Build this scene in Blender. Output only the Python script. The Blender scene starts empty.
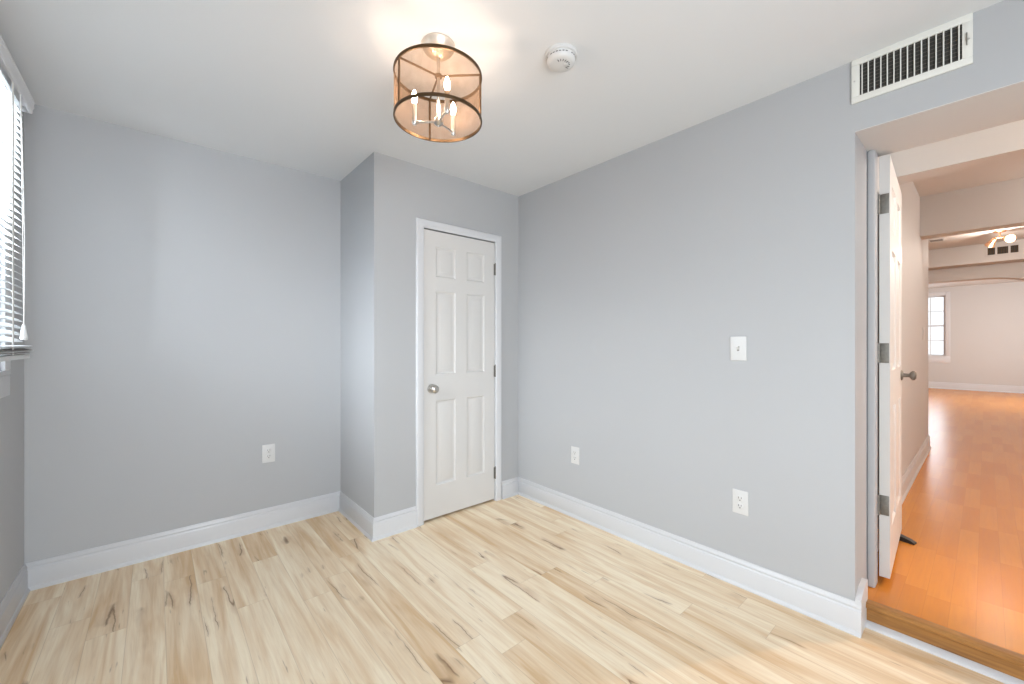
import bpy, bmesh, math, random
from math import sin, cos, pi, radians
from mathutils import Vector, Matrix

random.seed(7)
S = bpy.context.scene
COL = S.collection
H = 2.464                      # room ceiling height
XR, YB, XL = 2.271, 3.169, -0.504   # right wall, back wall, left wall
XC, YC = 1.043, 2.541          # closet outer corner
HF = 0.10                      # raised hall floor
HC = 2.64                      # hall ceiling

# ------------------------------------------------------------------ camera, world, light, exposure
cam = bpy.data.cameras.new('camera'); camo = bpy.data.objects.new('camera', cam); COL.objects.link(camo)
camo.location = (0, 0, 1.25)
camo.rotation_euler = (pi / 2, 0, -radians(40.9007))
cam.sensor_width = 36.0; cam.lens = 36.0 * 410.12 / 1024; cam.shift_y = 0.77 / 1024
cam.clip_start = 0.02
S.camera = camo

w = bpy.data.worlds.new('sky'); S.world = w; w.use_nodes = True
bg = w.node_tree.nodes['Background']; bg.inputs[0].default_value = (0.86, 0.93, 1.0, 1); bg.inputs[1].default_value = 1.0

S.view_settings.view_transform = 'Standard'
S.view_settings.look = 'None'
S.view_settings.gamma = 1.0
S.view_settings.use_curve_mapping = False
S.view_settings.exposure = 0.53
S.cycles.use_denoising = True
S.cycles.max_bounces = 12
S.cycles.diffuse_bounces = 8
S.cycles.transparent_max_bounces = 16
S.cycles.sample_clamp_indirect = 8.0


def area(name, loc, rot, sx, sy, power, color):
    l = bpy.data.lights.new(name, 'AREA'); l.shape = 'RECTANGLE'; l.size = sx; l.size_y = sy
    l.energy = power; l.color = color
    o = bpy.data.objects.new(name, l); COL.objects.link(o); o.location = loc; o.rotation_euler = rot
    return o


def point(name, loc, power, color, r=0.05):
    l = bpy.data.lights.new(name, 'POINT'); l.energy = power; l.color = color; l.shadow_soft_size = r
    o = bpy.data.objects.new(name, l); COL.objects.link(o); o.location = loc
    return o


DAY = (0.86, 0.935, 1.0)
WARM = (1.0, 0.89, 0.79)
# fill added behind the camera at an unseen opening; daylight through the left window
area('fill_behind_camera', (0.25, -1.36, 1.10), (radians(90), 0, 0), 1.3, 2.1, 48, DAY)
area('daylight_left_sky', (-0.80, 2.10, 1.75), (0, radians(-78), 0), 1.3, 1.4, 98, DAY)
# daylight of the front room at the far end, plus an added side fill
area('daylight_far_window', (15.10, 1.0, 1.70), (0, radians(90), 0), 1.7, 1.0, 18, DAY)
area('far_side_fill', (12.2, -1.88, 1.6), (radians(90), 0, 0), 2.0, 1.4, 82, (1.0, 0.98, 0.95))  # unseen source, added to brighten the far room from the side
# unseen ceiling bulbs of the hall, plus added fill lights
point('hall_ceiling_bulb', (5.28, -1.03, 2.48), 18, WARM, 0.05)
sl = bpy.data.lights.new('hall_patch_fill', 'SPOT'); sl.energy = 165; sl.color = (1.0, 0.66, 0.42); sl.spot_size = radians(36); sl.spot_blend = 0.9; sl.shadow_soft_size = 0.02
so = bpy.data.objects.new('hall_patch_fill', sl); COL.objects.link(so); so.location = (5.28, -1.28, 2.46)  # narrow spot added to strengthen the warm patch on the room floor
so.rotation_euler = (Vector((1.75, 0.30, 0.0)) - so.location).to_track_quat('-Z', 'Y').to_euler()
point('hall_entry_bulb', (3.05, -1.50, 2.32), 42, WARM, 0.05)
point('middle_room_fill', (7.3, -1.2, 2.15), 20, WARM, 0.05)  # unseen light added low to brighten the middle room's ceiling

# ------------------------------------------------------------------ materials
class NT:
    def __init__(s, name):
        s.m = bpy.data.materials.new(name); s.m.use_nodes = True
        s.t = s.m.node_tree; s.b = s.t.nodes['Principled BSDF']

    def n(s, kind, **kw):
        x = s.t.nodes.new(kind)
        for k, v in kw.items(): setattr(x, k, v)
        return x

    def L(s, a, b): s.t.links.new(a, b)

    def put(s, sock, v):
        if hasattr(v, 'is_linked') or hasattr(v, 'links'): s.L(v, sock)
        else: sock.default_value = v

    def math(s, op, a, b=0.0, c=None, clamp=False):
        x = s.n('ShaderNodeMath', operation=op); x.use_clamp = clamp
        s.put(x.inputs[0], a); s.put(x.inputs[1], b)
        if c is not None: s.put(x.inputs[2], c)
        return x.outputs[0]

    def xyz(s):
        t = s.n('ShaderNodeTexCoord'); q = s.n('ShaderNodeSeparateXYZ'); s.L(t.outputs['Object'], q.inputs[0]); return q.outputs

    def vec(s, x, y, z):
        q = s.n('ShaderNodeCombineXYZ')
        for i, v in enumerate((x, y, z)): s.put(q.inputs[i], v)
        return q.outputs[0]

    def noise(s, v, scale=1.0, detail=3.0, rough=0.5, dist=0.0):
        x = s.n('ShaderNodeTexNoise'); s.L(v, x.inputs['Vector'])
        x.inputs['Scale'].default_value = scale; x.inputs['Detail'].default_value = detail
        x.inputs['Roughness'].default_value = rough; x.inputs['Distortion'].default_value = dist
        return x.outputs['Fac']

    def white(s, v):
        x = s.n('ShaderNodeTexWhiteNoise', noise_dimensions='3D'); s.L(v, x.inputs['Vector']); return x.outputs['Value']

    def ramp(s, f, a, b, lo=0.0, hi=1.0):
        x = s.n('ShaderNodeMapRange'); x.clamp = True
        s.put(x.inputs['Value'], f)
        for k, v in (('From Min', a), ('From Max', b), ('To Min', lo), ('To Max', hi)): x.inputs[k].default_value = v
        return x.outputs['Result']

    def mix(s, f, a, b, mode='MIX'):
        x = s.n('ShaderNodeMix', data_type='RGBA', blend_type=mode); x.clamp_factor = True
        s.put(x.inputs[0], f)
        for i, v in ((6, a), (7, b)):
            if isinstance(v, tuple): v = (*v, 1.0) if len(v) == 3 else v
            s.put(x.inputs[i], v)
        return x.outputs[2]

    def bump(s, h, strength=0.2, dist=0.002):
        x = s.n('ShaderNodeBump'); x.inputs['Strength'].default_value = strength; x.inputs['Distance'].default_value = dist
        s.L(h, x.inputs['Height']); s.L(x.outputs[0], s.b.inputs['Normal'])


def simple(name, col, rough=0.5, metal=0.0, var=0.03, scale=18.0, spec=0.5, bump=0.0):
    t = NT(name); c = t.n('ShaderNodeTexCoord')
    f = t.noise(c.outputs['Object'], scale, 3.0)
    a = tuple(max(0, v * (1 - var)) for v in col); b = tuple(min(1, v * (1 + var)) for v in col)
    t.L(t.mix(f, a, b), t.b.inputs['Base Color'])
    t.b.inputs['Roughness'].default_value = rough; t.b.inputs['Metallic'].default_value = metal
    t.b.inputs['Specular IOR Level'].default_value = spec
    if bump: t.bump(t.noise(c.outputs['Object'], 260.0, 2.0), bump, 0.001)
    return t.m


M = {}
M['wall'] = simple('grey_wall_paint', (0.440, 0.448, 0.461), 0.62, var=0.012, scale=2.0, spec=0.25, bump=0.05)
M['ceiling'] = simple('white_ceiling_paint', (0.70, 0.715, 0.73), 0.8, var=0.01, scale=1.5, spec=0.2)
M['trim'] = simple('white_trim_gloss', (0.63, 0.64, 0.662), 0.32, var=0.01, scale=5)
M['door'] = simple('white_door_paint', (0.645, 0.635, 0.622), 0.38, var=0.01, scale=4)
M['hall_wall'] = simple('hall_wall_paint', (0.58, 0.575, 0.57), 0.6, var=0.012, scale=2.0, spec=0.25)
M['hall_ceiling'] = simple('hall_ceiling_paint', (0.63, 0.625, 0.615), 0.75, var=0.01, scale=1.5, spec=0.2)
M['plastic'] = simple('white_plastic', (0.63, 0.63, 0.625), 0.35, var=0.01)
M['almond'] = simple('off_white_metal', (0.74, 0.735, 0.69), 0.45, var=0.02)
M['nickel'] = simple('satin_nickel', (0.58, 0.56, 0.53), 0.28, 1.0, var=0.05)
M['warm_nickel'] = simple('champagne_canopy', (0.78, 0.70, 0.60), 0.38, 0.75, var=0.03)
M['hinge_metal'] = simple('dull_hinge_metal', (0.22, 0.21, 0.19), 0.5, 0.8, var=0.35, scale=60)
M['dark'] = simple('dark_slot', (0.03, 0.03, 0.03), 0.7)
M['rubber'] = simple('black_rubber', (0.025, 0.022, 0.02), 0.55)
M['duct'] = simple('dark_duct', (0.035, 0.033, 0.03), 0.8)
M['bronze'] = simple('dark_bronze', (0.10, 0.062, 0.032), 0.38, 0.85, var=0.15)
M['sleeve'] = simple('candle_sleeve', (0.50, 0.42, 0.33), 0.4)
M['slat'] = simple('white_blind_slat', (0.66, 0.68, 0.69), 0.45, var=0.01)
M['cord'] = simple('white_cord', (0.80, 0.80, 0.78), 0.7)
M['mottled_grey'] = simple('grey_slat_edge', (0.22, 0.21, 0.20), 0.6, var=0.5, scale=25)  # mottled grey for toggle slot, register louvers and some stacked slats
M['subfloor'] = simple('grey_brown_underlay', (0.42, 0.36, 0.30), 0.6, var=0.12)
M['louver'] = simple('dark_rear_louver', (0.11, 0.10, 0.085), 0.7, var=0.4, scale=40)  # dark uneven tone of the vent's rear louvers
M['copper'] = simple('brushed_copper', (0.62, 0.34, 0.20), 0.3, 0.9)
M['outside'] = simple('outside_ground', (0.5, 0.5, 0.48), 0.9)


def emission(name, col, strength):
    t = NT(name); t.b.inputs['Base Color'].default_value = (*col, 1)
    t.b.inputs['Emission Color'].default_value = (*col, 1); t.b.inputs['Emission Strength'].default_value = strength
    return t.m


M['bulb'] = emission('lit_candle_bulb', (1.0, 0.76, 0.58), 112.0)
M['spot_lens'] = emission('lit_spot_lens', (1.0, 0.78, 0.55), 14.0)


def glass_mat():
    t = NT('window_glass'); nt = t.t
    tr = t.n('ShaderNodeBsdfTransparent'); gl = t.n('ShaderNodeBsdfGlossy'); gl.inputs['Roughness'].default_value = 0.02
    fr = t.n('ShaderNodeFresnel'); fr.inputs[0].default_value = 1.45
    mx = t.n('ShaderNodeMixShader'); t.L(fr.outputs[0], mx.inputs[0]); t.L(tr.outputs[0], mx.inputs[1]); t.L(gl.outputs[0], mx.inputs[2])
    t.L(mx.outputs[0], nt.nodes['Material Output'].inputs[0]); return t.m


def sheer_mat():
    # fine woven bronze mesh: mostly see-through, threads brown
    t = NT('sheer_bronze_mesh'); nt = t.t
    tr = t.n('ShaderNodeBsdfTransparent'); tr.inputs[0].default_value = (0.96, 0.91, 0.86, 1)
    df = t.n('ShaderNodeBsdfDiffuse'); df.inputs[0].default_value = (0.30, 0.20, 0.13, 1)
    tl = t.n('ShaderNodeBsdfTranslucent'); tl.inputs[0].default_value = (0.32, 0.22, 0.15, 1)
    m1 = t.n('ShaderNodeMixShader'); m1.inputs[0].default_value = 0.35; t.L(df.outputs[0], m1.inputs[1]); t.L(tl.outputs[0], m1.inputs[2])
    c = t.n('ShaderNodeTexCoord')
    f = t.ramp(t.noise(c.outputs['Object'], 30.0, 2.0), 0.2, 0.8, 0.18, 0.26)
    mx = t.n('ShaderNodeMixShader'); t.L(f, mx.inputs[0]); t.L(tr.outputs[0], mx.inputs[1]); t.L(m1.outputs[0], mx.inputs[2])
    t.L(mx.outputs[0], nt.nodes['Material Output'].inputs[0]); return t.m


M['glass'] = glass_mat(); M['sheer'] = sheer_mat()


def plank_mat():
    t = NT('pale_maple_vinyl_planks'); x, y, z = t.xyz()
    W, LEN = 0.1275, 1.22
    u = t.math('DIVIDE', t.math('ADD', x, 0.354), W)
    row = t.math('FLOOR', u); fu = t.math('FRACT', u)
    rr = t.white(t.vec(row, 3.7, 1.1))
    v = t.math('ADD', t.math('DIVIDE', y, LEN), t.math('MULTIPLY', rr, 7.0))
    idx = t.math('FLOOR', v); fv = t.math('FRACT', v)
    pr = t.white(t.vec(row, idx, 0.5)); pr2 = t.white(t.vec(row, idx, 9.3))
    ox = t.math('MULTIPLY', pr, 37.0)
    # broad tone within a plank: soft bands running along it
    broad = t.noise(t.vec(t.math('MULTIPLY', x, 15.0), t.math('MULTIPLY', y, 1.2), ox), 1.0, 3.0, 0.55, 0.8)
    grain = t.noise(t.vec(t.math('MULTIPLY', x, 95.0), t.math('MULTIPLY', y, 4.0), ox), 1.0, 4.0, 0.6, 0.6)
    tone = t.math('ADD', t.math('MULTIPLY', pr2, 0.24), t.math('MULTIPLY', broad, 1.30))
    base = t.mix(t.ramp(tone, 0.58, 1.04), (0.93, 0.80, 0.605), (0.70, 0.48, 0.27))
    base = t.mix(t.math('MULTIPLY', t.ramp(grain, 0.45, 0.75), 0.27), base, (0.50, 0.335, 0.20))
    base = t.mix(t.ramp(grain, 0.44, 0.25, 0.0, 0.25), base, (0.88, 0.80, 0.68))
    # dark cracks and knots, short and running along the plank
    wx = t.noise(t.vec(t.math('MULTIPLY', x, 6.0), t.math('MULTIPLY', y, 7.0), ox), 1.0, 3.0, 0.6)
    cu = t.math('ADD', t.math('MULTIPLY', x, 11.0), t.math('MULTIPLY', wx, 0.45))
    ck = t.noise(t.vec(cu, t.math('MULTIPLY', y, 0.75), t.math('ADD', ox, 5.0)), 1.0, 1.0, 0.4)
    line = t.ramp(t.math('ABSOLUTE', t.math('SUBTRACT', ck, 0.5)), 0.0, 0.011, 1.0, 0.0)
    gate = t.ramp(t.noise(t.vec(t.math('MULTIPLY', x, 5.0), t.math('MULTIPLY', y, 3.2), t.math('ADD', ox, 11.0)), 1.0, 2.0, 0.5), 0.555, 0.63)
    halo = t.ramp(t.math('ABSOLUTE', t.math('SUBTRACT', ck, 0.5)), 0.0, 0.07, 1.0, 0.0)
    base = t.mix(t.math('MULTIPLY', t.math('MULTIPLY', halo, gate), 0.45), base, (0.47, 0.29, 0.16))
    base = t.mix(t.math('MULTIPLY', t.math('MULTIPLY', line, gate), 0.85), base, (0.19, 0.10, 0.05))
    dash = t.ramp(t.noise(t.vec(t.math('MULTIPLY', x, 70.0), t.math('MULTIPLY', y, 7.0), t.math('ADD', ox, 21.0)), 1.0, 2.0, 0.5), 0.70, 0.78)
    base = t.mix(t.math('MULTIPLY', dash, 0.55), base, (0.30, 0.19, 0.12))
    # seams
    su = t.math('MULTIPLY', t.math('MINIMUM', fu, t.math('SUBTRACT', 1.0, fu)), W)
    sv = t.math('MULTIPLY', t.math('MINIMUM', fv, t.math('SUBTRACT', 1.0, fv)), LEN)
    seam = t.ramp(t.math('MINIMUM', su, sv), 0.0004, 0.0016, 1.0, 0.0)
    base = t.mix(t.math('MULTIPLY', seam, 0.35), base, (0.36, 0.25, 0.16))
    t.L(base, t.b.inputs['Base Color'])
    t.L(t.ramp(grain, 0.2, 0.8, 0.42, 0.55), t.b.inputs['Roughness'])
    t.b.inputs['Specular IOR Level'].default_value = 0.35
    return t.m


def hardwood_mat():
    t = NT('orange_oak_strip_floor'); x, y, z = t.xyz()
    W, LEN = 0.076, 0.55
    u = t.math('DIVIDE', t.math('ADD', y, 0.051), W); row = t.math('FLOOR', u); fu = t.math('FRACT', u)
    rr = t.white(t.vec(row, 2.2, 4.0))
    v = t.math('ADD', t.math('DIVIDE', x, LEN), t.math('MULTIPLY', rr, 5.0)); idx = t.math('FLOOR', v); fv = t.math('FRACT', v)
    pr = t.white(t.vec(row, idx, 1.5)); ox = t.math('MULTIPLY', pr, 29.0)
    grain = t.noise(t.vec(t.math('MULTIPLY', x, 5.0), t.math('MULTIPLY', y, 70.0), ox), 1.0, 2.0, 0.5)
    broad = t.noise(t.vec(t.math('MULTIPLY', x, 2.0), t.math('MULTIPLY', y, 8.0), ox), 1.0, 2.0, 0.5)
    base = t.mix(t.math('ADD', t.math('MULTIPLY', pr, 0.55), t.math('MULTIPLY', broad, 0.45)), (0.66, 0.27, 0.045), (0.53, 0.185, 0.027))
    base = t.mix(t.ramp(grain, 0.40, 0.85, 0.0, 0.30), base, (0.45, 0.17, 0.045))
    su = t.math('MULTIPLY', t.math('MINIMUM', fu, t.math('SUBTRACT', 1.0, fu)), W)
    sv = t.math('MULTIPLY', t.math('MINIMUM', fv, t.math('SUBTRACT', 1.0, fv)), LEN)
    seam = t.ramp(t.math('MINIMUM', su, sv), 0.0003, 0.0014, 1.0, 0.0)
    base = t.mix(t.math('MULTIPLY', seam, 0.22), base, (0.26, 0.10, 0.03))
    t.L(base, t.b.inputs['Base Color'])
    t.b.inputs['Roughness'].default_value = 0.26
    t.b.inputs['Specular IOR Level'].default_value = 0.42
    return t.m


def riser_mat():
    t = NT('worn_oak_riser'); x, y, z = t.xyz()
    g = t.noise(t.vec(t.math('MULTIPLY', x, 30.0), t.math('MULTIPLY', y, 4.0), t.math('MULTIPLY', z, 70.0)), 1.0, 4.0, 0.6, 0.4)
    base = t.mix(t.ramp(g, 0.3, 0.7), (0.42, 0.20, 0.055), (0.24, 0.105, 0.03))
    t.L(base, t.b.inputs['Base Color']); t.b.inputs['Roughness'].default_value = 0.4
    return t.m


M['plank'] = plank_mat(); M['hardwood'] = hardwood_mat(); M['riser'] = riser_mat()

# ------------------------------------------------------------------ mesh helpers
class MB:
    def __init__(s): s.bm = bmesh.new()

    def box(s, x0, x1, y0, y1, z0, z1, bev=0.0, seg=2):
        b = bmesh.new(); bmesh.ops.create_cube(b, size=1.0)
        for v in b.verts:
            v.co = Vector(((x0 + x1) / 2 + v.co.x * (x1 - x0), (y0 + y1) / 2 + v.co.y * (y1 - y0), (z0 + z1) / 2 + v.co.z * (z1 - z0)))
        if bev: bmesh.ops.bevel(b, geom=b.edges[:], offset=bev, segments=seg, affect='EDGES', profile=0.5)
        s.add(b); return s

    def add(s, b, mat=None):
        if mat is not None: b.transform(mat)
        me = bpy.data.meshes.new('tmp'); b.to_mesh(me); b.free(); s.bm.from_mesh(me); bpy.data.meshes.remove(me)

    def merge(s, other, mat=None):
        s.add(other.bm, mat); return s

    def lathe(s, prof, seg=32, mat=None, cap=True):
        """prof: list of (r, z) around the z axis"""
        b = bmesh.new(); rings = []
        for r, zz in prof:
            if r < 1e-6: rings.append([b.verts.new((0, 0, zz))])
            else: rings.append([b.verts.new((r * cos(2 * pi * k / seg), r * sin(2 * pi * k / seg), zz)) for k in range(seg)])
        for a, c in zip(rings, rings[1:]):
            for k in range(seg):
                k2 = (k + 1) % seg
                if len(a) == 1 and len(c) == 1: continue
                if len(a) == 1: b.faces.new((a[0], c[k], c[k2]))
                elif len(c) == 1: b.faces.new((a[k], a[k2], c[0]))
                else: b.faces.new((a[k], a[k2], c[k2], c[k]))
        if cap:
            for r in (rings[0], rings[-1]):
                if len(r) > 2: b.faces.new(r)
        bmesh.ops.recalc_face_normals(b, faces=b.faces[:])
        s.add(b, mat); return s

    def tube(s, pts, r, seg=10, mat=None):
        pts = [Vector(p) for p in pts]; b = bmesh.new(); rings = []
        rad = r if isinstance(r, (list, tuple)) else [r] * len(pts)
        up = None
        for i, p in enumerate(pts):
            d = (pts[min(i + 1, len(pts) - 1)] - pts[max(i - 1, 0)]).normalized()
            if up is None: up = d.orthogonal().normalized()
            up = (up - d * up.dot(d)).normalized(); sd = d.cross(up)
            rings.append([b.verts.new(p + rad[i] * (cos(2 * pi * k / seg) * up + sin(2 * pi * k / seg) * sd)) for k in range(seg)])
        for a, c in zip(rings, rings[1:]):
            for k in range(seg): b.faces.new((a[k], a[(k + 1) % seg], c[(k + 1) % seg], c[k]))
        b.faces.new(rings[0]); b.faces.new(rings[-1])
        bmesh.ops.recalc_face_normals(b, faces=b.faces[:])
        s.add(b, mat); return s

    def prism(s, poly, path0, path1, frame):
        """extrude a 2D polygon (a, b) from path0 to path1; frame = (axis_a, axis_b)"""
        A, B = Vector(frame[0]), Vector(frame[1]); b = bmesh.new()
        r0 = [b.verts.new(Vector(path0) + A * p + B * q) for p, q in poly]
        r1 = [b.verts.new(Vector(path1) + A * p + B * q) for p, q in poly]
        n = len(poly)
        for k in range(n): b.faces.new((r0[k], r0[(k + 1) % n], r1[(k + 1) % n], r1[k]))
        b.faces.new(r0); b.faces.new(r1)
        bmesh.ops.recalc_face_normals(b, faces=b.faces[:])
        s.add(b); return s

    def sweep(s, poly, corners):
        """sweep profile (out, z) along floor polyline; each corner = (x, y, ox, oy), (ox, oy) the offset direction for 'out'"""
        b = bmesh.new(); rings = []
        for x, y, ox, oy in corners: rings.append([b.verts.new((x + ox * p, y + oy * p, q)) for p, q in poly])
        n = len(poly)
        for a, c in zip(rings, rings[1:]):
            for k in range(n): b.faces.new((a[k], a[(k + 1) % n], c[(k + 1) % n], c[k]))
        b.faces.new(rings[0]); b.faces.new(rings[-1])
        bmesh.ops.recalc_face_normals(b, faces=b.faces[:])
        s.add(b); return s

    def build(s, name, mat, parent=None, smooth=40):
        me = bpy.data.meshes.new(name); s.bm.to_mesh(me); s.bm.free()
        me.materials.append(mat)
        if smooth:
            for p in me.polygons: p.use_smooth = True
            me.set_sharp_from_angle(angle=radians(smooth))
        o = bpy.data.objects.new(name, me); COL.objects.link(o)
        if parent is not None:
            o.parent = parent
        return o


def empty(name, loc=(0, 0, 0), rot=(0, 0, 0)):
    o = bpy.data.objects.new(name, None); COL.objects.link(o); o.location = loc; o.rotation_euler = rot
    o.empty_display_size = 0.05; return o


def tag(o, label, cat, group=None, kind=None):
    o['label'] = label; o['category'] = cat
    if group: o['group'] = group
    if kind: o['kind'] = kind
    return o


def struct(o, label, cat): return tag(o, label, cat, kind='structure')


def rotm(axis, deg): return Matrix.Rotation(radians(deg), 4, axis)
def trm(x, y, z): return Matrix.Translation((x, y, z))


def copy_tree(o, parent=None):
    c = o.copy(); COL.objects.link(c)
    if parent is not None: c.parent = parent
    for ch in o.children: copy_tree(ch, c)
    return c


# ------------------------------------------------------------------ the room shell
struct(MB().box(XL - 0.1, 2.382, -1.3, YB + 0.1, -0.08, 0).build('floor', M['plank'], smooth=0),
       'pale maple plank floor of the near room', 'floor')
struct(MB().box(XL - 0.1, 2.66, -1.3, YB + 0.1, H, H + 0.1).build('ceiling', M['ceiling'], smooth=0),
       'smooth white ceiling above the grey room', 'ceiling')
# left wall with the blind window (y 1.45..2.76, z 1.13..2.28), widened unseen towards the camera for more light
WY0, WY1, WZ0, WZ1 = 0.62, 2.76, 1.13, 2.28
m = MB()
x0, x1 = XL - 0.12, XL
m.box(x0, x1, WY1, YB + 0.1, 0, H); m.box(x0, x1, WY0, WY1, 0, WZ0); m.box(x0, x1, WY0, WY1, WZ1, H)
m.box(x0, x1, -1.3, WY0, 0, H)
struct(m.build('wall_left', M['wall'], smooth=0), 'grey wall with the blind window at the left edge', 'wall')
struct(MB().box(XL, XR + 0.3, YB, YB + 0.1, 0, H).build('wall_back', M['wall'], smooth=0), 'long plain grey wall with one low outlet left of the closet', 'wall')
struct(MB().box(XC, XC + 0.09, YC, YB, 0, H).build('wall_closet_side', M['wall'], smooth=0), 'narrow light grey side wall of the closet bump-out', 'wall')
# closet front wall with the door opening
DX0, DX1, DZ = 1.392, 2.022, 2.043
m = MB().box(XC + 0.09, DX0 - 0.004, YC, YC + 0.09, 0, H).box(DX1 + 0.004, XR, YC, YC + 0.09, 0, H).box(DX0 - 0.004, DX1 + 0.004, YC, YC + 0.09, DZ + 0.004, H)
struct(m.build('wall_closet_front', M['wall'], smooth=0), 'grey closet wall around the narrow white door', 'wall')
# right wall with the opening to the hall
OY0, OY1, OZ, XO = -0.46, 0.367, 2.16, 2.66
m = MB().box(XR, XO, OY1, YB + 0.1, 0, H).box(XR, XO, -1.3, OY0, 0, H).box(XR, XO, OY0, OY1, OZ, H)
struct(m.build('wall_right', M['wall'], smooth=0), 'wide grey wall with switch, outlets and the hall opening', 'wall')
# front wall behind the camera, its large opening added to let light in
m = MB().box(XL, -0.40, -1.3, -1.2, 0, H).box(1.30, XR, -1.3, -1.2, 0, H).box(-0.40, 1.30, -1.3, -1.2, 0, 0.08).box(-0.40, 1.30, -1.3, -1.2, 2.25, H)
struct(m.build('wall_front', M['wall'], smooth=0), 'grey wall behind the camera', 'wall')

struct(MB().box(XR + 0.001, XO, OY0, OY1, OZ - 0.003, OZ - 0.0001).build('trim_7', M['hall_ceiling'], smooth=0), 'pale painted underside of the hall opening', 'trim')

# baseboards: moulded profile (out, z) with a small shoe at the floor
def base_profile(h=0.138, t=0.013):
    return [(0, 0), (t + 0.009, 0), (t + 0.0085, 0.007), (t + 0.006, 0.013), (t, 0.018), (t, h * 0.73), (t - 0.001, h * 0.755),
            (t - 0.0055, h * 0.775), (t - 0.0065, h * 0.80), (t - 0.005, h * 0.83), (t - 0.0015, h * 0.855), (t - 0.002, h * 0.885), (t - 0.007, h * 0.93), (t - 0.0085, h), (0, h)]


P = base_profile()
struct(MB().sweep(P, [(XL, YB, 1, -1), (XL, -1.2, 1, 0)]).build('baseboard_left', M['trim'], smooth=50), 'white baseboard under the blind window', 'baseboard')
struct(MB().sweep(P, [(XL, YB, 1, -1), (XC, YB, -1, -1)]).build('baseboard_back', M['trim'], smooth=50), 'white baseboard along the long back wall', 'baseboard')
struct(MB().sweep(P, [(XC, YB, -1, -1), (XC, YC, -1, -1)]).build('baseboard_closet_side', M['trim'], smooth=50), 'short white baseboard on the closet side wall', 'baseboard')
struct(MB().sweep(P, [(XC, YC, -1, -1), (1.334, YC, 0, -1)]).build('baseboard_closet_left', M['trim'], smooth=50), 'white baseboard between closet corner and closet door', 'baseboard')
struct(MB().sweep(P, [(2.088, YC, 0, -1), (XR, YC, -1, -1)]).build('baseboard_closet_right', M['trim'], smooth=50), 'very short white baseboard right of the closet door', 'baseboard')
struct(MB().sweep(P, [(XR, YC, -1, -1), (XR, 0.345, -1, 0)]).build('baseboard_right', M['trim'], smooth=50), 'long white baseboard under switch and outlets', 'baseboard')
# return of that baseboard into the opening
m = MB().prism([(XR - 0.006, 0.0), (2.415, 0.0), (2.415, 0.186), (2.33, 0.178), (XR - 0.006, 0.150)], (0, 0.346, 0), (0, 0.3665, 0), ((1, 0, 0), (0, 0, 1)))
struct(m.build('baseboard_opening', M['trim'], smooth=0), 'small white baseboard return at the foot of the hall opening', 'baseboard')

# closet door casing: profile (across, out) mitred around the opening
def casing(x0, x1, z1, wdt, y, out, name, label, z0=0.0):
    prof = [(0, 0), (0, out * 0.55), (0.006, out * 0.8), (0.016, out * 0.86), (0.030, out), (wdt - 0.012, out), (wdt - 0.004, out * 0.9), (wdt, out * 0.6), (wdt, 0)]
    b = bmesh.new(); rings = []
    for cx, cz, dx, dz in ((x0, z0, -1, 0), (x0, z1, -1, 1), (x1, z1, 1, 1), (x1, z0, 1, 0)):
        rings.append([b.verts.new((cx + dx * p, y - q, cz + dz * p)) for p, q in prof])
    n = len(prof)
    for a, c in zip(rings, rings[1:]):
        for k in range(n): b.faces.new((a[k], a[(k + 1) % n], c[(k + 1) % n], c[k]))
    b.faces.new(rings[0]); b.faces.new(rings[-1])
    bmesh.ops.recalc_face_normals(b, faces=b.faces[:])
    mm = MB(); mm.add(b)
    return struct(mm.build(name, M['trim'], smooth=35), label, 'trim')


casing(DX0 - 0.002, DX1 + 0.002, DZ + 0.002, 0.056, YC, 0.018, 'trim_1', 'white casing around the closet door')
# jamb liner inside the casing
m = MB().box(DX0 - 0.004, DX0 - 0.001, YC + 0.001, YC + 0.088, 0, DZ).box(DX1 + 0.001, DX1 + 0.004, YC + 0.001, YC + 0.088, 0, DZ)
m.box(DX0 - 0.001, DX0 + 0.012, YC + 0.044, YC + 0.06, 0, DZ).box(DX1 - 0.012, DX1 + 0.001, YC + 0.044, YC + 0.06, 0, DZ).box(DX0 - 0.001, DX1 + 0.001, YC + 0.044, YC + 0.06, DZ - 0.012, DZ + 0.003)
struct(m.build('trim_2', M['trim'], smooth=0), 'white jamb and stop behind the closet door', 'trim')


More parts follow.
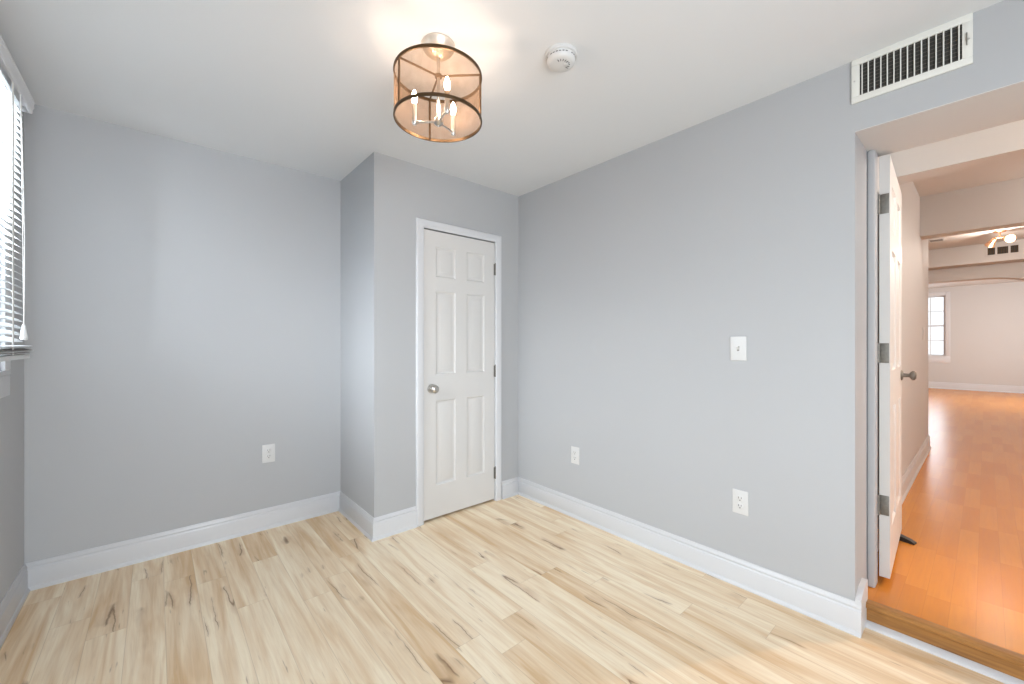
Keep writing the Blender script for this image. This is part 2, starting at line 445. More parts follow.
# ------------------------------------------------------------------ six-panel doors
def door_slab(wd, ht, th, stile, rails, mull):
    """front and back raised-and-fielded panels; local x 0..wd, y 0..th, z 0..ht. rails: list of (z0, z1) panel rows"""
    pw = (wd - 2 * stile - mull) / 2
    panels = []
    for z0, z1 in rails:
        for xx in (stile, stile + pw + mull): panels.append((xx, xx + pw, z0, z1))
    xs = sorted({0, wd, *[p[0] for p in panels], *[p[1] for p in panels]})
    zs = sorted({0, ht, *[p[2] for p in panels], *[p[3] for p in panels]})
    b = bmesh.new()
    def quad(c): b.faces.new([b.verts.new(q) for q in c])
    for face in (0, 1):
        yy = 0.0 if face == 0 else th; sg = 1 if face == 0 else -1
        for i in range(len(xs) - 1):
            for j in range(len(zs) - 1):
                a0, a1, c0, c1 = xs[i], xs[i + 1], zs[j], zs[j + 1]
                if any(abs(p[0] - a0) < 1e-6 and abs(p[2] - c0) < 1e-6 for p in panels):
                    prof = [(0, 0), (0.004, 0.005), (0.010, 0.0095), (0.018, 0.0105), (0.024, 0.0095), (0.040, 0.003), (0.042, 0.0025)]
                    for (o0, d0), (o1, d1) in zip(prof, prof[1:]):
                        y0_, y1_ = yy + sg * d0, yy + sg * d1
                        A = [(a0 + o0, c0 + o0), (a1 - o0, c0 + o0), (a1 - o0, c1 - o0), (a0 + o0, c1 - o0)]
                        B = [(a0 + o1, c0 + o1), (a1 - o1, c0 + o1), (a1 - o1, c1 - o1), (a0 + o1, c1 - o1)]
                        for k in range(4):
                            k2 = (k + 1) % 4
                            quad([(A[k][0], y0_, A[k][1]), (A[k2][0], y0_, A[k2][1]), (B[k2][0], y1_, B[k2][1]), (B[k][0], y1_, B[k][1])])
                    o, d = prof[-1]; y1_ = yy + sg * d
                    quad([(a0 + o, y1_, c0 + o), (a1 - o, y1_, c0 + o), (a1 - o, y1_, c1 - o), (a0 + o, y1_, c1 - o)])
                else:
                    quad([(a0, yy, c0), (a1, yy, c0), (a1, yy, c1), (a0, yy, c1)])
    for (x0_, x1_) in zip(xs, xs[1:]):
        quad([(x0_, 0, 0), (x1_, 0, 0), (x1_, th, 0), (x0_, th, 0)]); quad([(x0_, 0, ht), (x1_, 0, ht), (x1_, th, ht), (x0_, th, ht)])
    for (z0_, z1_) in zip(zs, zs[1:]):
        quad([(0, 0, z0_), (0, th, z0_), (0, th, z1_), (0, 0, z1_)]); quad([(wd, 0, z0_), (wd, th, z0_), (wd, th, z1_), (wd, 0, z1_)])
    bmesh.ops.remove_doubles(b, verts=b.verts[:], dist=1e-5)
    bmesh.ops.recalc_face_normals(b, faces=b.faces[:])
    mm = MB(); mm.add(b); return mm


RAILS = [(0.225, 0.825), (1.01, 1.60), (1.70, 1.915)]
d = empty('door_1', (DX0 + 0.002, YC + 0.004, 0.016)); struct(d, 'narrow white six-panel closet door, closed, with round knob', 'door')
dw = DX1 - DX0 - 0.004
door_slab(dw, 2.022, 0.035, 0.098, RAILS, 0.098).build('panel_slab', M['door'], d, smooth=20)
knob = MB().lathe([(0.0, 0.0), (0.031, 0.0), (0.032, 0.003), (0.029, 0.008), (0.014, 0.011), (0.011, 0.020), (0.012, 0.028), (0.021, 0.035),
                   (0.0275, 0.045), (0.0285, 0.054), (0.025, 0.063), (0.015, 0.069), (0.0, 0.070)], 28, trm(0.062, 0, 0.912) @ rotm('X', 90))
k = knob.build('door_knob', M['nickel'], d); k['label'] = 'round satin nickel knob'
for hz in (0.205, 1.010, 1.812):
    m = MB().tube([(dw + 0.004, -0.008, hz - 0.045), (dw + 0.004, -0.008, hz + 0.045)], 0.0065, 12)
    m.lathe([(0, 0), (0.005, 0), (0.0062, 0.003), (0.003, 0.007), (0, 0.008)], 12, trm(dw + 0.004, -0.008, hz + 0.045))
    m.box(dw - 0.008, dw + 0.014, -0.004, -0.0015, hz - 0.044, hz + 0.044)
    h_ = m.build('hinge', M['hinge_metal'], d); h_['label'] = 'grey metal hinge'

# ------------------------------------------------------------------ opening and hall
# jamb board and stop on the left reveal, head board under the lintel
m = MB().box(2.535, 2.608, 0.337, 0.3668, HF, OZ - 0.004, 0.008, 3)  # takes the wall grey to stand in for the weak light here
struct(m.build('trim_3', M['wall'], smooth=30), 'door jamb strip inside the hall opening, shade put into its grey', 'trim')
struct(MB().box(2.398, 15.0, -2.2, 2.4, 0.0, HF).build('floor_hall', M['hardwood'], smooth=0), 'glossy orange hardwood floor of the hall', 'floor')
# nosing and riser of the step
m = MB().prism([(2.374, HF - 0.024), (2.3695, HF - 0.020), (2.368, HF - 0.012), (2.3695, HF - 0.004), (2.374, HF), (2.379, HF + 0.0012), (2.410, HF + 0.0012), (2.410, HF - 0.024)], (0, OY0, 0), (0, OY1 - 0.021, 0), ((1, 0, 0), (0, 0, 1)))
m.box(2.386, 2.398, OY0, OY1 - 0.021, 0.0, HF - 0.024)
struct(m.build('trim_4', M['riser'], smooth=30), 'worn brown wooden step edge below the orange hall floor', 'step')
m = MB().prism([(2.384, 0.0), (2.352, 0.0), (2.353, 0.010), (2.360, 0.016), (2.384, 0.020)], (0, OY0, 0), (0, OY1 - 0.021, 0), ((1, 0, 0), (0, 0, 1)))
struct(m.build('trim_5', M['trim'], smooth=40), 'thin white shoe strip along the foot of the step', 'trim')

struct(MB().box(XO, 6.40, 0.41, 0.55, HF, HC).build('wall_hall_left', M['hall_wall'], smooth=0), 'beige hall wall beyond the open door', 'wall')
struct(MB().box(6.30, 6.40, 0.55, 2.3, HF, HC).build('wall_middle_return', M['hall_wall'], smooth=0), 'wall turning the corner at the hall end', 'wall')
struct(MB().box(6.40, 15.0, 2.3, 2.4, HF, HC).build('wall_far_left', M['hall_wall'], smooth=0), 'left wall of the rooms beyond the hall', 'wall')
m = MB().box(XO, 11.2, -2.2, -2.1, HF, HC).box(13.2, 15.0, -2.2, -2.1, HF, HC).box(11.2, 13.2, -2.2, -2.1, HF, 0.9).box(11.2, 13.2, -2.2, -2.1, 2.3, HC)  # gap near the far end goes with the added side fill
struct(m.build('wall_hall_right', M['hall_wall'], smooth=0), 'right wall of the hall, out of view', 'wall')
struct(MB().box(XO, 15.0, -2.2, 2.4, HC, HC + 0.1).build('ceiling_hall', M['hall_ceiling'], smooth=0), 'warm white ceiling of the hall', 'ceiling')
struct(MB().box(XO - 0.001, XO + 0.06, -2.2, OY0, HF, HC).build('wall_hall_near', M['hall_wall'], smooth=0), 'hall side of the opening wall', 'wall')
m = MB().box(3.45, 3.62, -2.1, 0.41, 2.272, HC)
struct(m.build('beam_near', M['hall_ceiling'], smooth=0), 'pale ceiling beam just past the open door', 'beam')
m = MB().box(5.50, 5.68, -2.1, 0.41, 2.266, HC)
struct(m.build('beam_middle', M['hall_wall'], smooth=0), 'taupe ceiling beam halfway down the hall', 'beam')
struct(MB().box(5.502, 5.678, -2.1, 0.409, 2.262, 2.2659).build('trim_6', M['hall_ceiling'], smooth=0), 'pale underside of the middle hall beam', 'trim')
m = MB().box(8.77, 9.07, -2.1, 2.3, 2.374, HC)
struct(m.build('beam_far', M['hall_wall'], smooth=0), 'taupe beam carrying the dark vent', 'beam')
# arch wall: opening with rounded shoulders
AY0, AY1, AZ, R = -0.60, 1.9, 2.185, 0.36
m = MB(); pts = []
pts += [(AY0, HF)]
for k in range(13):
    a = pi - k * (pi / 2) / 12
    pts.append((AY0 + 0.62 + 0.62 * cos(a), AZ - 0.26 + 0.26 * sin(a)))
for k in range(13):
    a = pi / 2 - k * (pi / 2) / 12
    pts.append((AY1 - 0.62 + 0.62 * cos(a), AZ - 0.26 + 0.26 * sin(a)))
pts += [(AY1, HF)]
outer = [(2.3, HF), (2.3, 2.374), (-2.1, 2.374), (-2.1, HF)]
m.prism(pts + outer, (9.07, 0, 0), (9.30, 0, 0), ((0, 1, 0), (0, 0, 1)))
struct(m.build('wall_arch', M['hall_wall'], smooth=30), 'beige wall with a rounded archway before the front room', 'wall')
struct(MB().box(9.07, 9.30, -2.1, 2.3, 2.374, HC).build('wall_arch_top', M['hall_wall'], smooth=0), 'wall above the archway', 'wall')
# far wall with a window (y 0.645..1.405, z 0.92..2.44)
FX = 14.90
FY0, FY1, FZ0, FZ1 = 0.655, 1.415, 0.92, 2.435
m = MB().box(FX, FX + 0.1, -2.1, FY0, HF, HC).box(FX, FX + 0.1, FY1, 2.3, HF, HC).box(FX, FX + 0.1, FY0, FY1, HF, FZ0).box(FX, FX + 0.1, FY0, FY1, FZ1, HC)
struct(m.build('wall_far', M['hall_wall'], smooth=0), 'pale end wall seen through the archway', 'wall')

PB = base_profile(0.140)
PBH = [(a, b + HF) for a, b in PB]
struct(MB().sweep(PBH, [(XO, 0.41, 0, -1), (6.40, 0.41, 1, -1), (6.40, 0.56, 1, 0)]).build('baseboard_hall', M['trim'], smooth=50), 'white baseboard behind the open hall door', 'baseboard')
struct(MB().sweep([(a * 1.3, (b - HF) * 1.15 + HF) for a, b in PBH], [(FX, 2.3, -1, 0), (FX, -2.1, -1, 0)]).build('baseboard_far', M['trim'], smooth=50), 'white baseboard of the far end wall', 'baseboard')


def sash_window(name, label, axis_pt, y0, y1, z0, z1, inward, depth, cols, rows, casew, sill=True, apron=0.09, cord_col=None):
    """window in a wall of constant x; inward = +1 or -1 (direction into the room)"""
    x = axis_pt; s = inward
    root = empty(name, (0, 0, 0)); struct(root, label, 'window')
    def bx(m, xa, xb, *r, **k): return m.box(min(xa, xb), max(xa, xb), *r, **k)
    m = MB(); c = casew
    for (ya, yb, za, zb) in ((y0 - c, y0, z0, z1 + c), (y1, y1 + c, z0, z1 + c), (y0, y1, z1, z1 + c)): bx(m, x, x + s * 0.012, ya, yb, za, zb, bev=0.003)
    m.build('window_casing', M['trim'], root, smooth=30)
    m = MB(); bx(m, x, x + s * 0.012, y0 - c, y1 + c, z0 - 0.022, z0, bev=0.004)
    m.build('window_sill', M['trim'], root, smooth=30)
    m = MB(); bx(m, x, x + s * 0.010, y0 - c, y1 + c, z0 - 0.022 - apron, z0 - 0.022, bev=0.003)
    m.build('apron', M['trim'], root, smooth=30)
    zm = (z0 + z1) / 2
    for (za, zb, xo) in ((z0, zm + 0.02, -s * 0.035), (zm - 0.02, z1, -s * 0.065)):
        xa = x + xo; xb = xa - s * 0.028; f = 0.035
        m = MB()
        bx(m, xa, xb, y0, y0 + f, za, zb); bx(m, xa, xb, y1 - f, y1, za, zb); bx(m, xa, xb, y0 + f, y1 - f, za, za + f); bx(m, xa, xb, y0 + f, y1 - f, zb - f, zb)
        for k in range(1, cols):
            yy = y0 + f + (y1 - y0 - 2 * f) * k / cols
            bx(m, xa - s * 0.004, xb + s * 0.004, yy - 0.009, yy + 0.009, za + f, zb - f)
        for k in range(1, rows):
            zz = za + f + (zb - za - 2 * f) * k / rows
            bx(m, xa - s * 0.005, xb + s * 0.005, y0 + f, y1 - f, zz - 0.009, zz + 0.009)
        sa = m.build('sash', M['trim'], root, smooth=0)
        m = MB(); bx(m, xa - s * 0.012, xa - s * 0.016, y0 + f, y1 - f, za + f, zb - f)
        m.build('pane', M['glass'], sa, smooth=0)
    return root


sash_window('window_1', 'white framed window behind the blind at the left edge', XL, WY0, WY1, WZ0, WZ1, 1, 0.12, 3, 2, 0.088, apron=0.092)
sash_window('window_2', 'bright window on the far end wall past the archway', FX, FY0, FY1, FZ0, FZ1, -1, 0.1, 3, 2, 0.085, apron=0.15)

# open hall door, hinged on the left jamb, swung into the hall
DT, DWD = 0.038, 0.76
DZ0 = 0.135
d2 = empty('door_2', (2.616, 0.295, DZ0)); d2.rotation_euler = (0, 0, radians(2.5)); struct(d2, 'open white six-panel door swung back into the hall', 'door')
door_slab(DWD, 2.006, DT, 0.11, [(0.22, 0.80), (0.98, 1.57), (1.67, 1.885)], 0.11).build('panel_slab', M['door'], d2, smooth=20)
for hz in (1.776, 1.066, 0.342):
    m = MB().box(-0.0025, 0.0, 0.003, 0.036, hz - 0.047, hz + 0.047, 0.001)
    m.tube([(-0.006, 0.040, hz - 0.047), (-0.006, 0.040, hz + 0.047)], 0.006, 12)
    for dz in (-0.03, 0.0, 0.03):
        m.lathe([(0, 0), (0.004, 0), (0.004, 0.001), (0, 0.0015)], 10, trm(-0.0025, 0.014 + (0.012 if dz == 0 else 0), hz + dz) @ rotm('Y', -90))
    h_ = m.build('hinge', M['hinge_metal'], d2); h_['label'] = 'tarnished metal hinge leaf'
lk = MB().lathe([(0, 0), (0.030, 0), (0.031, 0.003), (0.027, 0.008), (0.012, 0.011), (0.0105, 0.030), (0.012, 0.036), (0.022, 0.042), (0.027, 0.050), (0.026, 0.058), (0.019, 0.064), (0.0, 0.066)],
                24, trm(0.69, 0.0, 0.925) @ rotm('X', 90))
lk.lathe([(0, 0), (0.030, 0), (0.031, 0.003), (0.027, 0.008), (0.012, 0.011), (0.0105, 0.030), (0.022, 0.042), (0.027, 0.050), (0.019, 0.060), (0.0, 0.062)],
         24, trm(0.69, DT, 0.925) @ rotm('X', -90))
k2 = lk.build('door_knob', M['hinge_metal'], d2); k2['label'] = 'dull metal knob'
# rubber wedge pushed under the door
wd = MB().prism([(0.0, 0.0), (0.085, 0.0), (0.085, 0.008), (0.065, 0.018), (0.0, 0.034)], (-0.019, 0, 0), (0.019, 0, 0), ((0, -1, 0), (0, 0, 1))).build('door_wedge', M['rubber'], smooth=30)
wd.location = (3.285, 0.345, HF); wd.rotation_euler = (0, 0, radians(-10))
tag(wd, 'black rubber door wedge under the open hall door', 'door wedge')

# ------------------------------------------------------------------ ceiling lamp
LX, LY = 0.868, 1.460
lamp = empty('ceiling_lamp', (LX, LY, H))
tag(lamp, 'drum ceiling lamp with sheer bronze shade and three candle bulbs', 'lamp')
MB().lathe([(0, 0), (0.066, 0), (0.068, -0.004), (0.066, -0.012), (0.058, -0.026), (0.042, -0.040), (0.022, -0.050), (0.012, -0.054), (0, -0.055)], 40).build('canopy', M['warm_nickel'], lamp)
MB().tube([(0, 0, -0.050), (0, 0, -0.300)], 0.0065, 12).build('stem', M['nickel'], lamp)
RS, ZT, ZB = 0.175, 2.336 - H, 2.158 - H
for zz, nm in ((ZT, 'top_ring'), (ZB, 'bottom_ring')):
    MB().lathe([(RS - 0.003, -0.006), (RS + 0.002, -0.006), (RS + 0.003, 0), (RS + 0.002, 0.006), (RS - 0.003, 0.006), (RS - 0.003, -0.006)], 64, trm(0, 0, zz), cap=False).build(nm, M['bronze'], lamp)
MB().lathe([(RS, ZB + 0.004), (RS, ZT - 0.004), (RS - 0.001, ZT - 0.004), (RS - 0.001, ZB + 0.004), (RS, ZB + 0.004)], 64, cap=False).build('shade', M['sheer'], lamp)
MB().lathe([(0, 0.006), (0.014, 0.006), (0.016, 0.0), (0.014, -0.006), (0, -0.006)], 20, trm(0, 0, ZT)).build('spoke_hub', M['bronze'], lamp)
for a in (180, 72, -44):
    a = radians(a); ca, sa = cos(a), sin(a)
    MB().tube([(0.010 * ca, 0.010 * sa, ZT), (RS * ca, RS * sa, ZT)], 0.0042, 8).build('spoke', M['bronze'], lamp)
    MB().tube([((RS - 0.004) * ca, (RS - 0.004) * sa, ZT), ((RS - 0.004) * ca, (RS - 0.004) * sa, ZB)], 0.0042, 8).build('shade_rod', M['bronze'], lamp)
ZH = 2.150 - H
MB().lathe([(0, 0.022), (0.010, 0.020), (0.013, 0.014), (0.018, 0.010), (0.0195, 0.002), (0.0195, -0.006), (0.014, -0.012), (0.006, -0.016), (0.005, -0.020), (0, -0.021)], 28, trm(0, 0, ZH)).build('arm_hub', M['nickel'], lamp)
for a in (139, 20, 259):
    a = radians(a); ca, sa = cos(a), sin(a); RA = 0.098
    ar = MB().tube([(0.015 * ca, 0.015 * sa, ZH), (RA * ca, RA * sa, ZH)], 0.0045, 10)
    ar.lathe([(0, -0.012), (0.007, -0.012), (0.010, -0.006), (0.0115, 0.0), (0.0115, 0.006), (0, 0.006)], 18, trm(RA * ca, RA * sa, ZH))
    aro = ar.build('arm', M['nickel'], lamp)
    MB().lathe([(0, 0.004), (0.0095, 0.004), (0.0095, 0.072), (0.0085, 0.074), (0, 0.074)], 20, trm(RA * ca, RA * sa, ZH)).build('candle_sleeve', M['sleeve'], aro)
    bo = MB().lathe([(0, 0.074), (0.0065, 0.075), (0.0085, 0.081), (0.0110, 0.091), (0.0118, 0.099), (0.0105, 0.109), (0.0072, 0.119), (0.0034, 0.128), (0, 0.132)], 20, trm(RA * ca, RA * sa, ZH)).build('bulb', M['bulb'], aro)
    bo['label'] = 'lit candle-shaped bulb'

# ------------------------------------------------------------------ smoke detector
sd = empty('smoke_detector', (1.288, 1.171, H)); tag(sd, 'round white smoke detector on the ceiling beside the lamp', 'smoke detector')
MB().lathe([(0, 0), (0.068, 0), (0.069, -0.004), (0.067, -0.013), (0.062, -0.014), (0, -0.014)], 48).build('base_plate', M['plastic'], sd)
MB().lathe([(0, -0.0145), (0.060, -0.0145), (0.0605, -0.018), (0.060, -0.030), (0.056, -0.038), (0.046, -0.043), (0, -0.044)], 48).build('cover', M['plastic'], sd)
m = MB()
for k_ in range(28):
    if k_ % 7 == 6: continue
    b = bmesh.new(); bmesh.ops.create_cube(b, size=1.0)
    mm = rotm('Z', k_ * 360 / 28) @ trm(0.0602, 0, -0.0235) @ Matrix.Diagonal((0.0012, 0.008, 0.0035, 1))
    m.add(b, mm)
m.build('vent_slots', M['dark'], sd)
m = MB()
for k_ in range(9):
    b = bmesh.new(); bmesh.ops.create_cube(b, size=1.0)
    m.add(b, rotm('Z', 200 + k_ * 19) @ trm(0.031, 0, -0.0437) @ Matrix.Diagonal((0.012, 0.0026, 0.0012, 1)))
m.build('sounder_grille', M['dark'], sd)
MB().lathe([(0, -0.043), (0.010, -0.043), (0.010, -0.046), (0.008, -0.047), (0, -0.047)], 20, trm(0.012, -0.018, 0)).build('test_button', M['plastic'], sd)

# ------------------------------------------------------------------ wall vent above the opening
def vent_frame(m, w_, h_, b_, t_):
    m.box(-t_, 0, -w_ / 2, w_ / 2, h_ / 2 - b_, h_ / 2, 0.0015); m.box(-t_, 0, -w_ / 2, w_ / 2, -h_ / 2, -h_ / 2 + b_, 0.0015)
    m.box(-t_, 0, -w_ / 2, -w_ / 2 + b_, -h_ / 2 + b_, h_ / 2 - b_, 0.0015); m.box(-t_, 0, w_ / 2 - b_, w_ / 2, -h_ / 2 + b_, h_ / 2 - b_, 0.0015)


v = empty('air_vent', (XR - 0.0005, 0.204, 2.3705)); tag(v, 'off-white metal air vent high above the hall opening', 'vent')
VW, VH, VB = 0.348, 0.186, 0.027
m = MB(); vent_frame(m, VW, VH, VB, 0.009); m.build('vent_frame', M['almond'], v, smooth=30)
MB().box(-0.0012, 0, -VW / 2 + 0.02, VW / 2 - 0.02, -VH / 2 + 0.02, VH / 2 - 0.02).build('duct_back', M['duct'], v, smooth=0)
nb = 15
for k_ in range(nb):
    yy = -VW / 2 + VB + 0.008 + (VW - 2 * VB - 0.016) * k_ / (nb - 1)
    mb_ = MB(); b = bmesh.new(); bmesh.ops.create_cube(b, size=1.0)
    mb_.add(b, trm(-0.0065, yy, 0) @ rotm('Z', 12) @ Matrix.Diagonal((0.008, 0.0034, VH - 2 * VB + 0.001, 1)))
    mb_.build('blade', M['almond'], v, smooth=0)
m = MB()
for k_ in range(9):
    zz = -VH / 2 + VB + 0.006 + (VH - 2 * VB - 0.012) * k_ / 8
    m.box(-0.0024, -0.0012, -VW / 2 + VB, VW / 2 - VB, zz - 0.0010, zz + 0.0010)
m.build('rear_louvers', M['louver'], v, smooth=0)
MB().box(-0.015, -0.009, -VW / 2 + 0.0135, -VW / 2 + 0.0165, -0.022, 0.024, 0.001).build('damper_lever', M['hinge_metal'], v)
for sy in (-1, 1):
    MB().lathe([(0, 0), (0.0035, 0), (0.003, 0.0012), (0, 0.0016)], 12, trm(-0.009, sy * (VW / 2 - 0.010), -0.0) @ rotm('Y', -90)).build('screw', M['nickel'], v)

# ------------------------------------------------------------------ outlets and switches (local: plate in xz, facing -y)
def plate_mb(w_=0.076, h_=0.122):
    return MB().box(-w_ / 2, w_ / 2, -0.006, 0, -h_ / 2, h_ / 2, 0.0025, 3)


def screw(parent, x_, z_, y_=-0.006):
    MB().lathe([(0, 0), (0.0032, 0), (0.0026, 0.0010), (0, 0.0013)], 12, trm(x_, y_, z_) @ rotm('X', 90)).build('screw', M['plastic'], parent)


def make_outlet(label):
    o = empty('wall_outlet'); tag(o, label, 'outlet', 'white duplex outlets in the grey room')
    plate_mb().build('cover_plate', M['plastic'], o, smooth=35)
    for sz in (0.0195, -0.0195):
        b = MB().lathe([(0, 0), (0.0172, 0), (0.0172, 0.0015), (0.0162, 0.0022), (0, 0.0022)], 28, trm(0, -0.006, sz) @ rotm('X', 90))
        r = b.build('receptacle', M['plastic'], o)
        m = MB().box(-0.0075, -0.0053, -0.0090, -0.0080, sz - 0.001, sz + 0.0085).box(0.0050, 0.0072, -0.0090, -0.0080, sz - 0.0005, sz + 0.0075)
        m.lathe([(0, 0), (0.0028, 0), (0.0028, 0.0009), (0, 0.0009)], 12, trm(0, -0.0081, sz - 0.0085) @ rotm('X', 90))
        m.build('slots', M['dark'], r)
    screw(o, 0, 0)
    return o


o1 = make_outlet('white outlet low on the back wall left of the closet'); o1.location = (0.5705, YB - 0.0002, 0.504)
o2 = copy_tree(o1); o2['label'] = 'white outlet directly below the light switch, nearest the hall opening'
o2.location = (XR - 0.0002, 0.825, 0.431); o2.rotation_euler = (0, 0, -pi / 2)
o3 = copy_tree(o1); o3['label'] = 'smaller-looking white outlet on the right wall nearer the closet door'
o3.location = (XR - 0.0002, 1.926, 0.4435); o3.rotation_euler = (0, 0, -pi / 2)

sw = empty('light_switch', (XR - 0.0002, 0.8345, 1.220), (0, 0, -pi / 2)); tag(sw, 'white toggle light switch on the right wall above an outlet', 'switch')
plate_mb(0.078, 0.124).build('cover_plate', M['plastic'], sw, smooth=35)
MB().box(-0.0052, 0.0052, -0.0068, -0.006, -0.0125, 0.0125).build('toggle_slot', M['mottled_grey'], sw, smooth=0)
m = MB().prism([(-0.006, -0.006), (-0.020, 0.007), (-0.0195, 0.0125), (-0.006, 0.010)], (-0.0042, 0, 0), (0.0042, 0, 0), ((0, 1, 0), (0, 0, 1)))
m.build('toggle', M['plastic'], sw)
for sz in (0.030, -0.030): screw(sw, 0, sz)

hs = empty('hall_switch', (5.82, 0.4098, 1.345), (0, 0, 0)); tag(hs, 'small white switch plate on the hall wall near its far corner', 'switch')
plate_mb(0.09, 0.125).build('cover_plate', M['plastic'], hs, smooth=35)
MB().box(-0.017, 0.017, -0.0085, -0.006, -0.033, 0.033, 0.001).build('rocker', M['plastic'], hs, smooth=35)

# ------------------------------------------------------------------ window blind at the left edge
bl = empty('window_blind', (0, 0, 0)); tag(bl, 'white slatted blind with moulded valance hanging over the left window', 'blind')
BY0, BY1 = 0.55, 2.838
prof = [(XL + 0.001, 2.345), (-0.4195, 2.345), (-0.4195, 2.338), (-0.4225, 2.334), (-0.4215, 2.318), (-0.4260, 2.306), (-0.4255, 2.296), (-0.4290, 2.290), (-0.4370, 2.290), (-0.4370, 2.334), (XL + 0.001, 2.334)]
m = MB().prism(prof, (0, BY0, 0), (0, BY1, 0), ((1, 0, 0), (0, 0, 1)))
m.box(XL + 0.001, -0.436, BY1 - 0.008, BY1 - 0.0005, 2.290, 2.336); m.box(XL + 0.001, -0.436, BY0 + 0.0005, BY0 + 0.008, 2.290, 2.336)
m.build('valance', M['trim'], bl, smooth=25)
MB().box(-0.484, -0.440, BY0 + 0.02, 2.79, 2.297, 2.332, 0.002).build('head_rail', M['trim'], bl, smooth=30)
SY0, SY1, SXC = BY0 + 0.03, 2.725, -0.459
ns = 36; ztop, zbot = 2.285, 1.250
def slat_mb(y0_, y1_, xc, zc, tilt, wid=0.049):
    """curved slat, cross-section a shallow arc"""
    poly = []
    n_ = 6; tk = 0.0022; cam_ = 0.0035
    top = []; bot = []
    for i in range(n_ + 1):
        u_ = -0.5 + i / n_; hgt = cam_ * (1 - 4 * u_ * u_)
        top.append((u_ * wid, hgt + tk / 2)); bot.append((u_ * wid, hgt - tk / 2))
    t_ = radians(tilt)
    poly = [(a * cos(t_) - b * sin(t_), a * sin(t_) + b * cos(t_)) for a, b in top + bot[::-1]]
    return MB().prism(poly, (xc, y0_, zc), (xc, y1_, zc), ((1, 0, 0), (0, 0, 1)))
for i in range(ns):
    zc = ztop - (ztop - zbot) * (i + 0.5) / ns
    slat_mb(SY0, SY1, SXC, zc, -27).build('slat', M['slat'], bl, smooth=50)
# the spare slats lie stacked on the bottom rail, a little askew
for i in range(5):
    zc = 1.205 + i * 0.0075
    b_ = slat_mb(SY0 - 0.01 * (i % 2), 2.805 + 0.009 * ((i * 3) % 4), SXC + 0.004 * ((i * 2) % 3) + 0.004, zc, 6 - 5 * (i % 3), 0.050)
    b_.build('slat', M['mottled_grey'] if i in (0, 2) else M['slat'], bl, smooth=50)
MB().box(-0.484, -0.432, SY0, 2.83, 1.180, 1.199, 0.004).build('bottom_rail', M['slat'], bl, smooth=35)
for yy in (0.78, 1.36, 1.95, 2.545):
    m = MB().box(-0.4345, -0.4335, yy - 0.013, yy + 0.013, 1.200, 2.297).box(-0.4845, -0.4838, yy - 0.013, yy + 0.013, 1.200, 2.297)
    t_ = m.build('ladder_tape', M['cord'], bl, smooth=0); t_['label'] = 'cloth ladder tape'
m = MB().tube([(-0.432, 2.645, 2.297), (-0.430, 2.650, 2.10), (-0.428, 2.662, 1.75), (-0.427, 2.672, 1.42), (-0.427, 2.675, 1.325)], 0.0015, 6)
m.tube([(-0.432, 2.650, 2.297), (-0.428, 2.660, 2.05), (-0.425, 2.675, 1.70), (-0.426, 2.677, 1.42), (-0.4265, 2.6765, 1.325)], 0.0015, 6)
cd = m.build('pull_cord', M['cord'], bl)
MB().lathe([(0, 0.036), (0.004, 0.036), (0.006, 0.028), (0.009, 0.008), (0.012, -0.018), (0.012, -0.026), (0.009, -0.030), (0, -0.030)], 16, trm(-0.4268, 2.676, 1.292)).build('tassel', M['plastic'], cd)

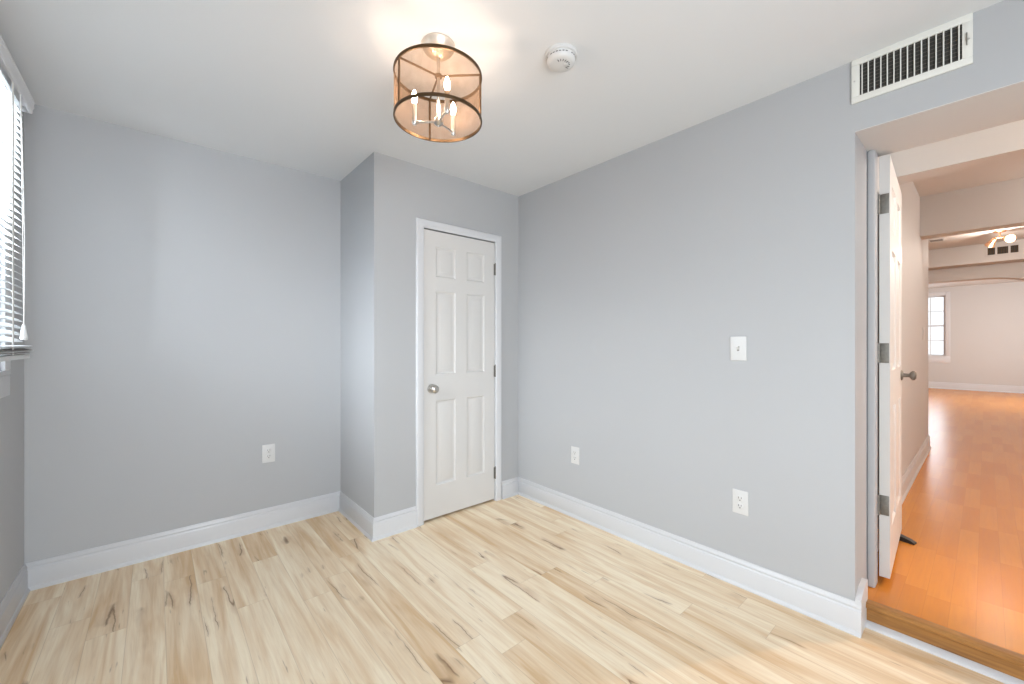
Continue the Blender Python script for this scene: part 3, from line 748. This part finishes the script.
# ------------------------------------------------------------------ rooms past the hall: track light, vents
tl = empty('track_light', (7.92, -0.117, HC)); tag(tl, 'copper ceiling spotlight with two heads down the hall', 'spotlight')
MB().lathe([(0, 0), (0.055, 0), (0.057, -0.006), (0.048, -0.018), (0.014, -0.024), (0, -0.024)], 28).build('ceiling_plate', M['copper'], tl)
MB().tube([(0, 0, -0.02), (0, 0, -0.085)], 0.010, 12).build('stem', M['copper'], tl)
MB().tube([(0, 0.055, -0.082), (0, -0.055, -0.082)], 0.008, 12).build('cross_bar', M['copper'], tl)
for sy, ang, dirv in ((0.045, 20, (0.55, 0.5, -0.8)), (-0.045, 60, (-1, -0.5, -0.3))):
    q = Vector((0, 0, -1)).rotation_difference(Vector(dirv).normalized()).to_matrix().to_4x4()
    hd = MB().lathe([(0, 0.02), (0.018, 0.018), (0.024, 0.005), (0.030, -0.03), (0.046, -0.075), (0.049, -0.085), (0.045, -0.085), (0.041, -0.072), (0.0, -0.068)], 24, trm(0, sy, -0.10) @ q).build('spot_head', M['copper'], tl)
    MB().lathe([(0, -0.071), (0.040, -0.075), (0.040, -0.078), (0.02, -0.084), (0, -0.086)], 24, trm(0, sy, -0.10) @ q).build('lens', M['spot_lens'], hd)
sp = point('track_light_glow', (7.80, -0.10, 2.42), 9, WARM, 0.05)

fv = empty('return_vent', (8.769, -0.155, 2.520)); tag(fv, 'small dark three-part vent on the far taupe beam', 'vent')
m = MB(); vent_frame(m, 0.30, 0.125, 0.014, 0.010); m.build('vent_frame', M['hall_wall'], fv, smooth=30)
MB().box(-0.004, 0, -0.14, 0.14, -0.05, 0.05).build('duct_back', M['duct'], fv, smooth=0)
for yy in (-0.058, 0.058):
    MB().box(-0.010, -0.004, yy - 0.010, yy + 0.010, -0.05, 0.05).build('divider', M['hall_wall'], fv, smooth=0)
for k_ in range(12):
    yy = -0.128 + k_ * 0.256 / 11
    MB().box(-0.008, -0.004, yy - 0.0018, yy + 0.0018, -0.05, 0.05).build('blade', M['bronze'], fv, smooth=0)

cr = empty('ceiling_register', (7.98, 0.435, HC)); tag(cr, 'slim ceiling register near the corner of the middle room', 'vent')
m = MB()
for (xa, xb, ya, yb) in ((-0.09, 0.09, -0.075, -0.06), (-0.09, 0.09, 0.06, 0.075), (-0.09, -0.075, -0.06, 0.06), (0.075, 0.09, -0.06, 0.06)): m.box(xa, xb, ya, yb, -0.008, 0)
m.build('vent_frame', M['hall_ceiling'], cr, smooth=0)
m = MB()
for k_ in range(7): m.box(-0.072 + k_ * 0.021, -0.058 + k_ * 0.021, -0.06, 0.06, -0.005, -0.001)
m.build('louvers', M['mottled_grey'], cr, smooth=0)
